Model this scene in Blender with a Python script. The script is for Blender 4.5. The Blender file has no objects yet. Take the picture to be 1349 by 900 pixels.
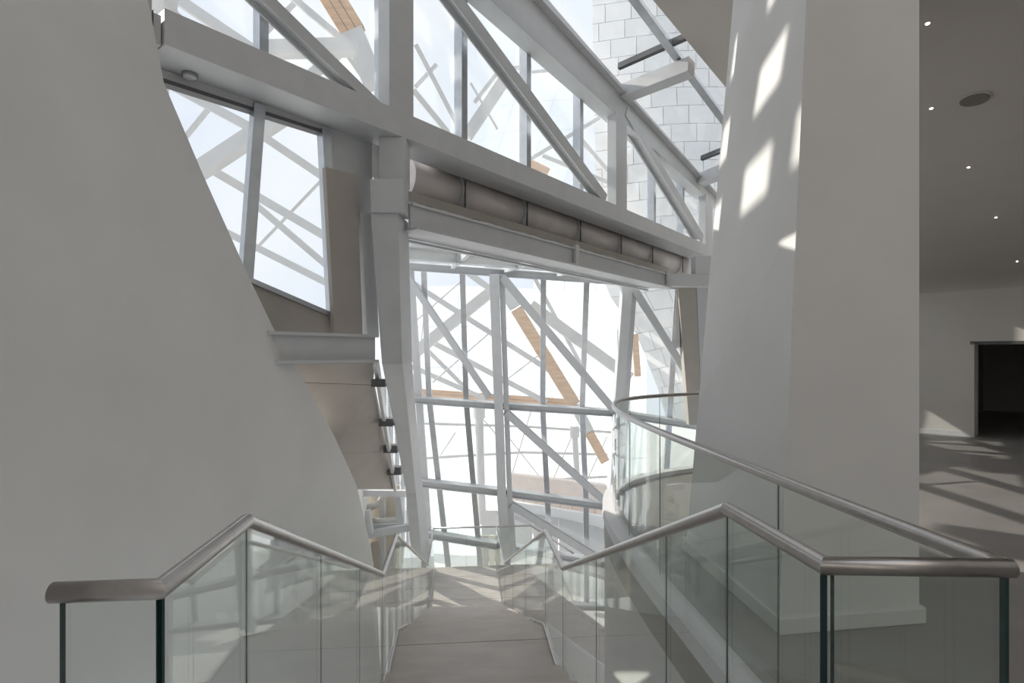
import bpy, math, random
from mathutils import Vector, Matrix
random.seed(7)

# ------------------------------------------------------------------ camera, world, sun, exposure
F_PX, CX, HOR, EYE = 750.0, 674.5, 466.0, 1.6
scn = bpy.context.scene
col = scn.collection
cam_d = bpy.data.cameras.new('camera')
cam_d.sensor_width = 36.0
cam_d.lens = 36.0 * F_PX / 1349.0
cam_d.shift_y = (HOR - 450.0) / 1349.0
cam_d.clip_start = 0.02
cam_d.clip_end = 400
cam = bpy.data.objects.new('camera', cam_d)
cam.location = (0, 0, EYE)
cam.rotation_euler = (math.radians(90), 0, 0)
col.objects.link(cam)
scn.camera = cam

w = bpy.data.worlds.new('sky')
scn.world = w
w.use_nodes = True
nt = w.node_tree
nt.nodes.clear()
wo = nt.nodes.new('ShaderNodeOutputWorld')
bg = nt.nodes.new('ShaderNodeBackground')
tc = nt.nodes.new('ShaderNodeTexCoord')
nz = nt.nodes.new('ShaderNodeTexNoise')
nz.inputs['Scale'].default_value = 2.2
nz.inputs['Detail'].default_value = 5
rp = nt.nodes.new('ShaderNodeValToRGB')
rp.color_ramp.elements[0].position = 0.40
rp.color_ramp.elements[0].color = (0.80, 0.85, 0.96, 1)
rp.color_ramp.elements[1].position = 0.62
rp.color_ramp.elements[1].color = (0.95, 0.97, 1.0, 1)
nt.links.new(tc.outputs['Generated'], nz.inputs['Vector'])
nt.links.new(nz.outputs['Fac'], rp.inputs['Fac'])
nt.links.new(rp.outputs['Color'], bg.inputs['Color'])
bg.inputs['Strength'].default_value = 1.0
nt.links.new(bg.outputs[0], wo.inputs[0])

SUN_DIR = Vector((-0.86, 0.51, 0.50))
SUN_FROM = SUN_DIR.normalized()
sd = bpy.data.lights.new('sun_offscreen', 'SUN')
sd.energy = 4.7
sd.angle = math.radians(0.45)
sd.color = (1.0, 0.93, 0.84)
so = bpy.data.objects.new('sun_offscreen', sd)
so.rotation_euler = (-SUN_FROM).to_track_quat('-Z', 'Y').to_euler()
so.location = (-20, 12, 16)
col.objects.link(so)

scn.view_settings.view_transform = 'Standard'
scn.view_settings.look = 'None'
scn.view_settings.gamma = 1.0
scn.view_settings.use_curve_mapping = False
scn.view_settings.exposure = 0.10

# ------------------------------------------------------------------ pixel helpers
CAM = Vector((0, 0, EYE))
def ray(u, v): return Vector(((u - CX) / F_PX, 1.0, (HOR - v) / F_PX))
def at(u, v, Y): return CAM + ray(u, v) * Y
def hit(u, v, P):
    r = ray(u, v)
    return CAM + r * ((P[0] - CAM).dot(P[1]) / r.dot(P[1]))
def on_z(u, v, z): return at(u, v, (z - EYE) / ((HOR - v) / F_PX))

# ------------------------------------------------------------------ materials
def mat(name, c, rough=0.6, metal=0.0, var=0.06, scale=3.0, bump=0.0, bscale=40.0, stretch=(1, 1, 1)):
    m = bpy.data.materials.new(name)
    m.use_nodes = True
    n = m.node_tree
    b = n.nodes['Principled BSDF']
    b.inputs['Roughness'].default_value = rough
    b.inputs['Metallic'].default_value = metal
    t = n.nodes.new('ShaderNodeNewGeometry')
    mp = n.nodes.new('ShaderNodeMapping')
    mp.inputs['Scale'].default_value = stretch
    n.links.new(t.outputs['Position'], mp.inputs['Vector'])
    x = n.nodes.new('ShaderNodeTexNoise')
    x.inputs['Scale'].default_value = scale
    x.inputs['Detail'].default_value = 6
    n.links.new(mp.outputs[0], x.inputs['Vector'])
    r = n.nodes.new('ShaderNodeValToRGB')
    r.color_ramp.elements[0].position = 0.3
    r.color_ramp.elements[1].position = 0.7
    r.color_ramp.elements[0].color = tuple(max(0, k * (1 - var)) for k in c) + (1,)
    r.color_ramp.elements[1].color = tuple(min(1, k * (1 + var)) for k in c) + (1,)
    n.links.new(x.outputs['Fac'], r.inputs['Fac'])
    n.links.new(r.outputs['Color'], b.inputs['Base Color'])
    if bump:
        y = n.nodes.new('ShaderNodeTexNoise')
        y.inputs['Scale'].default_value = bscale
        y.inputs['Detail'].default_value = 4
        n.links.new(mp.outputs[0], y.inputs['Vector'])
        bp = n.nodes.new('ShaderNodeBump')
        bp.inputs['Strength'].default_value = bump
        bp.inputs['Distance'].default_value = 0.01
        n.links.new(y.outputs['Fac'], bp.inputs['Height'])
        n.links.new(bp.outputs[0], b.inputs['Normal'])
    return m

def glass_mat(name, tint, haze=0.0, ior=1.5, hazecol=(0.9, 0.93, 0.95)):
    m = bpy.data.materials.new(name)
    m.use_nodes = True
    n = m.node_tree
    n.nodes.clear()
    o = n.nodes.new('ShaderNodeOutputMaterial')
    tr = n.nodes.new('ShaderNodeBsdfTransparent')
    tr.inputs[0].default_value = tint + (1,)
    gl = n.nodes.new('ShaderNodeBsdfGlossy')
    gl.inputs['Roughness'].default_value = 0.0
    fr = n.nodes.new('ShaderNodeFresnel')
    gm_ = n.nodes.new('ShaderNodeNewGeometry')     # same reflectance on both faces of the sheet
    im = n.nodes.new('ShaderNodeMapRange')
    im.inputs['To Min'].default_value = ior
    im.inputs['To Max'].default_value = 1.0 / ior
    n.links.new(gm_.outputs['Backfacing'], im.inputs['Value'])
    n.links.new(im.outputs[0], fr.inputs['IOR'])
    mx = n.nodes.new('ShaderNodeMixShader')
    n.links.new(fr.outputs[0], mx.inputs[0])
    n.links.new(tr.outputs[0], mx.inputs[1])
    n.links.new(gl.outputs[0], mx.inputs[2])
    last = mx
    if haze:
        tl = n.nodes.new('ShaderNodeBsdfTranslucent')
        tl.inputs[0].default_value = hazecol + (1,)
        m2 = n.nodes.new('ShaderNodeMixShader')
        m2.inputs[0].default_value = haze
        n.links.new(mx.outputs[0], m2.inputs[1])
        n.links.new(tl.outputs[0], m2.inputs[2])
        last = m2
    n.links.new(last.outputs[0], o.inputs[0])
    return m

def emit_mat(name, c, s):
    m = bpy.data.materials.new(name)
    m.use_nodes = True
    b = m.node_tree.nodes['Principled BSDF']
    b.inputs['Emission Color'].default_value = c + (1,)
    b.inputs['Emission Strength'].default_value = s
    return m

M = {}
M['plaster'] = mat('plaster', (0.76, 0.755, 0.74), 0.85, var=0.05, scale=1.1, bump=0.05, bscale=60)
M['plaster_col'] = M['plaster']
M['ceil'] = mat('ceiling_paint', (0.56, 0.53, 0.50), 0.7, var=0.03, scale=1.0)
M['roomceil'] = M['ceil']
M['roomwall'] = mat('room_wall_paint', (0.66, 0.63, 0.59), 0.8, var=0.04, scale=1.0)
M['steel'] = mat('painted_steel', (0.60, 0.61, 0.62), 0.42, var=0.04, scale=4)
M['steel_white'] = M['steel']
M['steel_dark'] = mat('dark_steel', (0.10, 0.10, 0.105), 0.5, var=0.1, scale=6)
M['alu'] = mat('aluminium', (0.52, 0.54, 0.57), 0.32, 0.85, var=0.08, scale=8)
M['stainless'] = mat('stainless', (0.50, 0.475, 0.46), 0.30, 1.0, var=0.06, scale=30, bump=0.03, bscale=200)
M['tan'] = mat('taupe_panel', (0.44, 0.405, 0.365), 0.7, var=0.05, scale=3)
M['girder'] = M['steel']
M['duct'] = mat('duct_metal', (0.68, 0.63, 0.61), 0.42, 0.1, var=0.06, scale=4)
M['stone'] = mat('stair_stone', (0.53, 0.475, 0.44), 0.42, var=0.10, scale=2.5, bump=0.05, bscale=30, stretch=(1, 2.5, 1))
M['floor'] = mat('floor_concrete', (0.30, 0.285, 0.27), 0.38, var=0.10, scale=1.6, bump=0.03, bscale=20)
M['curb'] = mat('curb_white', (0.78, 0.79, 0.81), 0.6, var=0.03)
M['wood'] = mat('larch', (0.60, 0.40, 0.26), 0.6, var=0.14, scale=5, stretch=(0.4, 0.4, 2.5))
M['tile'] = mat('white_fibre_concrete', (0.68, 0.68, 0.675), 0.75, var=0.03, scale=2)
M['joint'] = mat('joint_grey', (0.60, 0.60, 0.60), 0.9, var=0.03)
M['ext'] = mat('exterior_white_steel', (0.56, 0.55, 0.535), 0.55, var=0.04, scale=2)
M['extgrey'] = mat('exterior_grey_roof', (0.33, 0.325, 0.32), 0.7, var=0.06, scale=1)
M['terrace'] = mat('terrace_paving', (0.72, 0.70, 0.67), 0.8, var=0.05, scale=0.6)
M['edge'] = mat('glass_edge', (0.012, 0.045, 0.045), 0.15, var=0.1)
M['pipe'] = mat('pipe_grey', (0.55, 0.535, 0.51), 0.5, var=0.05)
M['beige'] = mat('beige_panel', (0.62, 0.56, 0.45), 0.7, var=0.05)
M['glass'] = glass_mat('balustrade_glass', (0.965, 0.985, 0.972), 0.0, 1.55)
M['pane'] = glass_mat('window_glass', (0.97, 0.985, 0.985), 0.03, 1.25)
M['sail'] = glass_mat('fritted_glass', (0.95, 0.97, 0.98), 0.62, 1.2)
M['lamp'] = emit_mat('lamp_glow', (1.0, 0.86, 0.68), 14.0)

# ------------------------------------------------------------------ builders
def wloc(o):
    v = Vector((0, 0, 0))
    while o is not None:
        v += o.location
        o = o.parent
    return v

def mk(name, verts, faces, m, parent=None, mats=None, fm=None, smooth=False, bevel=0.0):
    verts = [Vector(v) for v in verts]
    lo = Vector((min(v.x for v in verts), min(v.y for v in verts), min(v.z for v in verts)))
    hi = Vector((max(v.x for v in verts), max(v.y for v in verts), max(v.z for v in verts)))
    o3 = Vector(((lo.x + hi.x) / 2, (lo.y + hi.y) / 2, lo.z))
    me = bpy.data.meshes.new(name)
    me.from_pydata([v - o3 for v in verts], [], faces)
    for k in (mats or [m]):
        me.materials.append(k)
    if fm:
        for p, i in zip(me.polygons, fm):
            p.material_index = i
    if smooth:
        for p in me.polygons:
            p.use_smooth = True
    me.update()
    o = bpy.data.objects.new(name, me)
    col.objects.link(o)
    if parent is not None:
        o.parent = parent
        o.location = o3 - wloc(parent)
    else:
        o.location = o3
    if bevel:
        b = o.modifiers.new('bevel', 'BEVEL')
        b.width = bevel
        b.segments = 2
        b.limit_method = 'ANGLE'
    return o

def tag(o, label=None, cat=None, group=None, kind=None):
    if label: o['label'] = label
    if cat: o['category'] = cat
    if group: o['group'] = group
    if kind: o['kind'] = kind
    return o

def thing(name, loc, label=None, cat=None, group=None, kind=None):
    o = bpy.data.objects.new(name, None)
    o.empty_display_size = 0.2
    o.location = loc
    col.objects.link(o)
    return tag(o, label, cat, group, kind)

BOXF = [(0, 3, 2, 1), (4, 5, 6, 7), (0, 1, 5, 4), (1, 2, 6, 5), (2, 3, 7, 6), (3, 0, 4, 7)]
def hexa(name, v8, m, parent=None, **k):
    return mk(name, v8, BOXF, m, parent, **k)
def box(name, x0, x1, y0, y1, z0, z1, m, parent=None, **k):
    return hexa(name, [(x0, y0, z0), (x1, y0, z0), (x1, y1, z0), (x0, y1, z0),
                       (x0, y0, z1), (x1, y0, z1), (x1, y1, z1), (x0, y1, z1)], m, parent, **k)

def prism(name, poly, vec, m, parent=None, mats=None, side=None, **k):
    """polygon of 3-D points pushed along vec; side = material index of the side faces"""
    n = len(poly)
    A = [Vector(p) for p in poly]
    B = [p + Vector(vec) for p in A]
    faces = [tuple(range(n - 1, -1, -1)), tuple(range(n, 2 * n))]
    faces += [(i, (i + 1) % n, n + (i + 1) % n, n + i) for i in range(n)]
    fm = [0, 0] + [side or 0] * n
    return mk(name, A + B, faces, m, parent, mats=mats, fm=fm if mats else None, **k)

def frame_of(a, nrm):
    a = a.normalized()
    nrm = Vector(nrm)
    nrm = (nrm - a * nrm.dot(a)).normalized()
    return a, a.cross(nrm).normalized(), nrm

def sweep(name, pts_axis, prof, side, up, m, parent=None, smooth=False, bevel=0.0):
    """closed profile [(s,t)] from p to q"""
    p, q = pts_axis
    n = len(prof)
    V = [p + side * s + up * t for s, t in prof] + [q + side * s + up * t for s, t in prof]
    faces = [tuple(range(n - 1, -1, -1)), tuple(range(n, 2 * n))]
    faces += [(i, (i + 1) % n, n + (i + 1) % n, n + i) for i in range(n)]
    return mk(name, V, faces, m, parent, smooth=smooth, bevel=bevel)

def bar(name, p, q, wd, th, nrm, m, parent=None, off=0.0, kind='box', bevel=0.0):
    """wd across (in the plane), th along nrm; off shifts along nrm"""
    a, s, n = frame_of(q - p, nrm)
    h, t = wd / 2, th / 2
    p = p + n * off
    q = q + n * off
    if kind == 'box':
        prof = [(-h, -t), (h, -t), (h, t), (-h, t)]
    elif kind == 'I':   # web perpendicular to the plane, flanges in it
        f, k = th * 0.12, wd * 0.08
        prof = [(-h, -t), (h, -t), (h, -t + f), (k, -t + f), (k, t - f), (h, t - f), (h, t), (-h, t), (-h, t - f), (-k, t - f), (-k, -t + f), (-h, -t + f)]
    elif kind == 'C':   # web faces the viewer, flanges top and bottom stick out
        f, k = wd * 0.09, th * 0.5
        prof = [(-h, -t), (-h + f, -t), (-h + f, k - t), (h - f, k - t), (h - f, -t), (h, -t), (h, t), (-h, t)]
    elif kind == 'tube':
        prof = [(h * math.cos(i * math.pi / 6), t * math.sin(i * math.pi / 6)) for i in range(12)]
    elif kind == 'mull':   # mullion: wide back box with a thinner nose
        prof = [(-h, -t), (h, -t), (h, t * 0.2), (h * 0.45, t * 0.35), (h * 0.45, t), (-h * 0.45, t), (-h * 0.45, t * 0.35), (-h, t * 0.2)]
    return sweep(name, (p, q), prof, s, n, m, parent, smooth=False, bevel=bevel)

def pxbar(name, a, b, plane, wpx, th, m, parent, off=0.0, kind='box'):
    p, q = hit(a[0], a[1], plane), hit(b[0], b[1], plane)
    wd = wpx * (p.y + q.y) / 2 / F_PX
    return bar(name, p, q, wd, th, plane[1], m, parent, off, kind)

def tube(name, pts, r, m, parent=None, seg=18, closed_ends=True, sharp=False):
    pts = [Vector(p) for p in pts]
    V, Fc = [], []
    n = len(pts)
    ref = Vector((0, 0, 1))
    for i, p in enumerate(pts):
        d0 = (pts[i] - pts[i - 1]).normalized() if i else (pts[1] - pts[0]).normalized()
        d1 = (pts[i + 1] - pts[i]).normalized() if i < n - 1 else d0
        t = (d0 + d1).normalized()
        k = 1.0 / max(0.35, t.dot(d1))
        sd_ = d1.cross(ref)
        if sd_.length < 1e-4: sd_ = Vector((1, 0, 0))
        sd_ = t.cross(ref)
        if sd_.length < 1e-3: sd_ = Vector((1, 0, 0))
        sd_.normalize()
        up = sd_.cross(t).normalized()
        bend = (d1 - d0)
        ks = ku = 1.0
        if bend.length > 1e-4:
            if abs(bend.normalized().dot(sd_)) > 0.7: ks = k
            else: ku = k
        for j in range(seg):
            a = 2 * math.pi * j / seg
            V.append(p + sd_ * (r * ks * math.cos(a)) + up * (r * ku * math.sin(a)))
    if sharp:           # own rings for every straight length: crisp mitres
        W = []
        for i in range(n - 1): W += V[i * seg:(i + 1) * seg] + V[(i + 1) * seg:(i + 2) * seg]
        V = W
    for i in range(0, 2 * n - 3, 2) if sharp else range(n - 1):
        for j in range(seg):
            b, c = i * seg + j, i * seg + (j + 1) % seg
            Fc.append((b, c, c + seg, b + seg))
    if sharp: n = 2 * n - 2
    if closed_ends:
        Fc.append(tuple(range(seg - 1, -1, -1)))
        Fc.append(tuple(range((n - 1) * seg, n * seg)))
    o = mk(name, V, Fc, m, parent)
    for p in o.data.polygons:
        p.use_smooth = len(p.vertices) == 4
    return o

def disc(name, c, nrm, r, th, m, parent=None, seg=24):
    n = Vector(nrm).normalized()
    s = n.orthogonal().normalized()
    u = n.cross(s)
    poly = [Vector(c) + s * (r * math.cos(2 * math.pi * i / seg)) + u * (r * math.sin(2 * math.pi * i / seg)) for i in range(seg)]
    return prism(name, poly, n * th, m, parent)

# ------------------------------------------------------------------ reference planes
DV = Vector((math.sin(math.radians(38)), math.cos(math.radians(38)), 0))   # facade runs this way
NV = Vector((-DV.y, DV.x, 0))                                             # outwards
Y0 = 4.2
P0 = Vector(((215 - CX) / F_PX * Y0, Y0, 0))
PF = (P0, NV)                                                             # inner face of the high facade
def tF(u):
    p = hit(u, HOR, PF)
    return (p - P0).dot(DV)
def ptF(t, z, off=0.0):
    p = P0 + DV * t + NV * off
    return Vector((p.x, p.y, z))
gm = Vector((0.128, 1.0, -4.37)).normalized()
gh = Vector((1.0, 0.04, -0.06)).normalized()
PG = (at(668, 745, 16.0), gm.cross(gh).normalized())
if PG[1].y < 0: PG = (PG[0], -PG[1])
ra, rb = hit(729, 0, PF), hit(948, 260, PF)
rn = (rb - ra).cross(Vector((DV.y, -DV.x, 0))).normalized()
if rn.z < 0: rn = -rn
PR = (ra, rn)                                                             # roof light plane
INW = -NV

# stair frame
SO = Vector((0.12, 0, 0)); SS = Vector((-0.09, 1, 0)).normalized(); SR = Vector((SS.y, -SS.x, 0))
def sp(a, b, z): 
    p = SO + SS * a + SR * b
    return Vector((p.x, p.y, z))
A0, A1, A2, A3, A4, A5 = 1.41, 1.95, 5.20, 6.30, 12.3, 14.9
Z2, Z3, RH = -1.43, -3.98, 1.05
HW = 0.82

# ------------------------------------------------------------------ great white wall on the left
E = []
for (u, v, Y) in [(108, -300, 4.0), (165, -90, 4.05), (195, 0, 4.1), (215, 107, 4.2), (270, 236, 4.42), (330, 370, 4.7), (362, 436, 4.9),
                  (400, 502, 5.25), (440, 574, 5.8), (470, 640, 6.4), (488, 720, 7.0), (497, 800, 7.5), (502, 900, 7.9), (505, 1010, 8.2)]:
    E.append(at(u, v, Y))
V, Fc = [], []
nU = 15
for e in E:
    xn = -1.42 - 0.19 * max(0.0, e.z) - 0.045 * max(0, e.z) ** 1.6
    N = Vector((xn - 0.15, -2.5, e.z))
    for i in range(nU):
        f = i / (nU - 1)
        p = N.lerp(e, f)
        p.x -= 0.34 * math.sin(math.pi * f) ** 1.0 * (1.0 if e.z > 0 else 0.6)
        V.append(p)
    for k, (dx, dy) in enumerate([(-0.05, 0.10), (-0.25, 0.22), (-1.2, 0.55), (-3.5, 1.1)]):
        V.append(e + Vector((dx, dy, 0)))
nC = nU + 4
for j in range(len(E) - 1):
    for i in range(nC - 1):
        a = j * nC + i
        Fc.append((a, a + 1, a + nC + 1, a + nC))
tag(mk('wall_left', V, Fc, M['plaster'], smooth=True), 'huge leaning curved white plaster wall beside the stair', kind='structure')

# ------------------------------------------------------------------ floors
CURVE = [(1.27, 1.46), (1.235, 1.75), (1.19, 2.2), (1.14, 2.8), (1.09, 3.4), (1.04, 4.0), (1.01, 4.6), (1.0, 5.1), (1.02, 5.6), (1.09, 6.1),
         (1.22, 6.55), (1.44, 6.95), (1.75, 7.28), (2.12, 7.55), (2.6, 7.8), (3.2, 8.0), (4.0, 8.2)]
def catmull(P, k=4):
    out = []
    for i in range(len(P) - 1):
        p0, p1, p2, p3 = P[max(i - 1, 0)], P[i], P[i + 1], P[min(i + 2, len(P) - 1)]
        for j in range(k):
            t = j / k
            out.append(tuple(0.5 * ((2 * p1[c]) + (-p0[c] + p2[c]) * t + (2 * p0[c] - 5 * p1[c] + 4 * p2[c] - p3[c]) * t * t + (-p0[c] + 3 * p1[c] - 3 * p2[c] + p3[c]) * t ** 3) for c in (0, 1)))
    out.append(P[-1])
    return out
CV = [Vector((x, y, 0)) for x, y in catmull(CURVE)]
def offs(P, d):
    out = []
    for i, p in enumerate(P):
        t = (P[min(i + 1, len(P) - 1)] - P[max(i - 1, 0)]).normalized()
        out.append(p + Vector((-t.y, t.x, 0)) * d)     # positive = to the left (outside, over the stair)
    return out
WALL_E = Vector((0.67, -0.74, 0)).normalized()
W0 = on_z(1215, 570, 0)
def rw(s, z): 
    p = W0 + WALL_E * s
    return Vector((p.x, p.y, z))
CO = offs(CV, 0.10)
fp = [p.copy() for p in CO] + [Vector((4.6, 10.0, 0)), rw(-3.6, 0), rw(7.5, 0), Vector((13.5, -3, 0)), Vector((1.33, -3, 0))]
fp[-2].z = 0
floor = tag(prism('floor', fp, (0, 0, -0.3), M['floor']), 'dark polished concrete floor of the gallery', kind='structure')
tag(box('floor_landing', -1.3, 1.30, -3, 1.46, -0.3, -0.0, M['stone']), 'stone landing at the head of the stair', kind='structure')
# curb (white coping under the curved balustrade) + stairwell wall below it
ci, co = offs(CV, -0.03), offs(CV, 0.115)
V, Fc = [], []
for a, b in zip(ci, co):
    V += [Vector((a.x, a.y, -0.02)), Vector((a.x, a.y, 0.05)), Vector((b.x, b.y, 0.05)), Vector((b.x, b.y, -0.06))]
n = len(ci)
for i in range(n - 1):
    for j in range(4):
        Fc.append((4 * i + j, 4 * i + (j + 1) % 4, 4 * i + 4 + (j + 1) % 4, 4 * i + 4 + j))
Fc += [(0, 1, 2, 3), (4 * n - 1, 4 * n - 2, 4 * n - 3, 4 * n - 4)]
tag(mk('trim_1', V, Fc, M['curb']), 'white coping along the curved floor edge', kind='structure')
wo_, wi_ = offs(CV, 0.095), offs(CV, -0.2)
V, Fc = [], []
for a, b in zip(wo_, wi_):
    V += [Vector((a.x, a.y, -0.05)), Vector((a.x, a.y, -8)), Vector((b.x, b.y, -8)), Vector((b.x, b.y, -0.31))]
for i in range(n - 1):
    for j in range(4):
        Fc.append((4 * i + j, 4 * i + 4 + j, 4 * i + 4 + (j + 1) % 4, 4 * i + (j + 1) % 4))
tag(mk('wall_stairwell', V, Fc, M['plaster'], smooth=False), 'curved plaster wall dropping below the floor edge', kind='structure')
tag(box('floor_lower', -5, 8, 6.5, 17.5, -7.3, -7.0, M['terrace']), 'pale floor of the level below', kind='structure')

# ------------------------------------------------------------------ right-hand room
def zc(p): return 2.98 + 0.125 * max(0.0, (W0 - p).dot(Vector((0.74, 0.67, 0))))   # low ceiling rises toward the viewer
WH = 3.3
s0, s1 = -3.7, 7.5
DS0 = (hit(1281, 520, (W0, Vector((0.74, 0.67, 0)))) - W0).dot(WALL_E)
dz = hit(1281, 452, (W0, Vector((0.74, 0.67, 0)))).z
DS1 = DS0 + 1.9
OUTW = Vector((0.74, 0.67, 0))
wr = thing('wall_right', rw(0, 0), 'white gallery wall with a dark opening', kind='structure')
prism('wall_panel', [rw(s0, -0.3), rw(DS0, -0.3), rw(DS0, WH), rw(-0.4, WH), rw(-0.4, 7.2), rw(s0, 7.2)], OUTW * 0.35, M['roomwall'], wr)
prism('wall_panel', [rw(DS1, -0.3), rw(s1, -0.3), rw(s1, WH), rw(DS1, WH)], OUTW * 0.35, M['roomwall'], wr)
prism('wall_panel', [rw(DS0, dz), rw(DS1, dz), rw(DS1, WH), rw(DS0, WH)], OUTW * 0.35, M['roomwall'], wr)
tag(prism('baseboard_right', [rw(s0, 0) - OUTW * 0.012, rw(DS0, 0) - OUTW * 0.012, rw(DS0, 0.09) - OUTW * 0.012, rw(s0, 0.09) - OUTW * 0.012], OUTW * 0.02, M['steel']), 'thin grey skirting under the gallery wall', kind='structure')
dr = thing('door_1', rw(DS0, 0), 'dark opening in the gallery wall', kind='structure')
prism('jamb', [rw(DS0 - 0.03, 0), rw(DS0 + 0.03, 0), rw(DS0 + 0.03, dz), rw(DS0 - 0.03, dz)], OUTW * 0.40, M['roomwall'], dr).location += (-OUTW * 0.02)
prism('lintel', [rw(DS0 - 0.03, dz - 0.03), rw(DS1, dz - 0.03), rw(DS1, dz + 0.03), rw(DS0 - 0.03, dz + 0.03)], OUTW * 0.40, M['steel_dark'], dr).location += (-OUTW * 0.02)
q0, q1 = rw(DS0 - 1.0, 0) + OUTW * 7.0, rw(DS1 + 1.0, 0) + OUTW * 7.0
prism('back_wall', [q0, q1, q1 + Vector((0, 0, 3)), q0 + Vector((0, 0, 3))], OUTW * 0.1, M['roomwall'], dr)
for s, nm in ((DS0 - 0.9, 'side_wall'), (DS1 + 0.9, 'side_wall')):
    a = rw(s, 0) + OUTW * 0.35; b = rw(s, 0) + OUTW * 7.0
    prism(nm, [a, b, b + Vector((0, 0, 3)), a + Vector((0, 0, 3))], WALL_E * 0.05, M['roomwall'], dr)
a, b = rw(DS0 - 0.9, 2.4) + OUTW * 0.35, rw(DS1 + 0.9, 2.4) + OUTW * 0.35
prism('inner_ceiling', [a, b, b + OUTW * 6.7, a + OUTW * 6.7], (0, 0, 0.05), M['ceil'], dr)
a, b = rw(DS0 - 0.9, -0.05) + OUTW * 0.0, rw(DS1 + 0.9, -0.05) + OUTW * 0.0
prism('inner_floor', [a, b, b + OUTW * 7.1, a + OUTW * 7.1], (0, 0, 0.045), M['floor'], dr)
# low ceiling with a rounded cove at the wall
def cpt(x, y):
    p = Vector((x, y, 0)); p.z = zc(p); return p
LC = [(2.35, 3.55), (2.62, 5.0), (4.75, 10.2), None, None, (13.5, 3.55)]
pw0, pw1 = rw(-3.5, 0), rw(7.4, 0)
bkA, bkB = (2.6, 3.77), (7.3, 10.6)
pw0 = rw(-0.55, 0)
cl = [cpt(2.30, 3.55), cpt(*bkA), cpt(*bkB), cpt(pw0.x, pw0.y), cpt(pw1.x, pw1.y), cpt(13.4, 3.55)]
tag(prism('ceiling_low', cl, (0, 0, 0.25), M['roomceil']), 'grey sloping gallery ceiling with small downlights', kind='structure')
cvp = []
for i in range(7):
    a = math.pi / 2 * i / 6
    cvp.append((0.45 * (1 - math.sin(a)), 0.16 * (1 - math.cos(a))))
V, Fc = [], []
for s in (-0.5, 7.4):
    for d_, h_ in cvp:
        p = rw(s, 0) - OUTW * d_
        V.append(Vector((p.x, p.y, zc(p) + 0.0 - 0.16 + (0.16 - h_) - 0.0)))
for i in range(6): Fc.append((i, i + 1, i + 8, i + 7))
tag(mk('trim_2', V, Fc, M['roomceil'], smooth=True), 'rounded cove between gallery wall and ceiling', kind='structure')
# bulkheads closing the space above the low ceiling
tag(prism('wall_bulkhead', [cpt(*bkA), cpt(*bkB), cpt(pw0.x, pw0.y), Vector((pw0.x, pw0.y, 7.2)), Vector((7.3, 10.6, 7.2)), Vector((2.6, 3.77, 7.2))], (0.12, -0.08, 0), M['plaster']), 'plaster bulkhead above the gallery ceiling', kind='structure')
tag(prism('wall_bulkhead_front', [cpt(2.3, 3.55), cpt(13.4, 3.55), Vector((13.4, 3.55, 7.6)), Vector((2.3, 3.55, 7.6))], (0, 0.12, 0), M['plaster']), 'plaster front face above the gallery ceiling', kind='structure')
tag(box('wall_side', 13.4, 13.6, -3, 9, -0.3, 7.0, M['roomwall']), 'far side wall of the gallery', kind='structure')
# added glazing, unseen behind the column, letting sun streaks onto gallery floor and wall
pA = rw(-3.6, 0)
w7 = thing('added_column_glazing', pA, 'added unseen glazing behind the column, letting striped sun into the gallery', kind='structure')
g0, g1_ = Vector((4.6, 10.0, 0)), Vector((pA.x, pA.y, 0))
gd = (g1_ - g0).normalized(); gn = Vector((-gd.y, gd.x, 0)); GL = (g1_ - g0).length
for k in range(6):
    c = g0 + gd * (GL * k / 5)
    bar('mullion', c + Vector((0, 0, -0.3)), c + Vector((0, 0, 3.5)), 0.22, 0.18, gn, M['steel_white'], w7)
    if k < 5:
        d = g0 + gd * (GL * (k + 1) / 5)
        prism('pane', [c + Vector((0, 0, -0.3)), d + Vector((0, 0, -0.3)), d + Vector((0, 0, 3.5)), c + Vector((0, 0, 3.5))], gn * 0.02, M['pane'], w7)
for z in (0.15, 1.15, 2.3):
    bar('transom', g0 + Vector((0, 0, z)), g1_ + Vector((0, 0, z)), 0.3 if z < 1 else 0.2, 0.12, gn, M['steel_white'], w7)
tag(box('wall_back', -4.5, 13.6, -3.3, -3.0, -0.3, 7.9, M['plaster']), 'plaster wall behind the stair head', kind='structure')

# downlights and round ceiling speaker
PC = None
def on_ceil(u, v):
    r = ray(u, v); lo, hi = 0.5, 30
    for _ in range(50):
        mid = (lo + hi) / 2
        p = CAM + r * mid
        if p.z < zc(p): lo = mid
        else: hi = mid
    return CAM + r * lo
cn = Vector((0.125 * 0.74, 0.125 * 0.67, 1)).normalized()
LBL = ['small glowing downlight high beside the column top', 'small glowing downlight beside the column, abreast of the round speaker',
       'small glowing downlight past the round ceiling speaker', 'small glowing downlight second from the gallery wall', 'small glowing downlight nearest the gallery wall']
for (u, v), lb in zip([(1222, 30), (1227, 142), (1276, 220), (1312, 286), (1340, 344)], LBL):
    p = on_ceil(u, v)
    t = thing('downlight', p, lb, 'downlight', 'downlights in the gallery ceiling')
    r = 0.013
    disc('trim_ring', p - cn * 0.006, cn, r * 1.5, 0.012, M['steel'], t)
    disc('lamp', p - cn * 0.010, cn, r * 0.9, 0.006, M['lamp'], t)
p = on_ceil(1284, 130)
t = thing('ceiling_speaker', p, 'round dark speaker grille set in the grey ceiling', 'speaker')
disc('rim', p - cn * 0.012, cn, 0.125, 0.02, M['roomceil'], t, 32)
disc('grille', p - cn * 0.018, cn, 0.108, 0.02, mat('grille_grey', (0.2, 0.19, 0.18), 0.8), t, 32)

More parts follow.
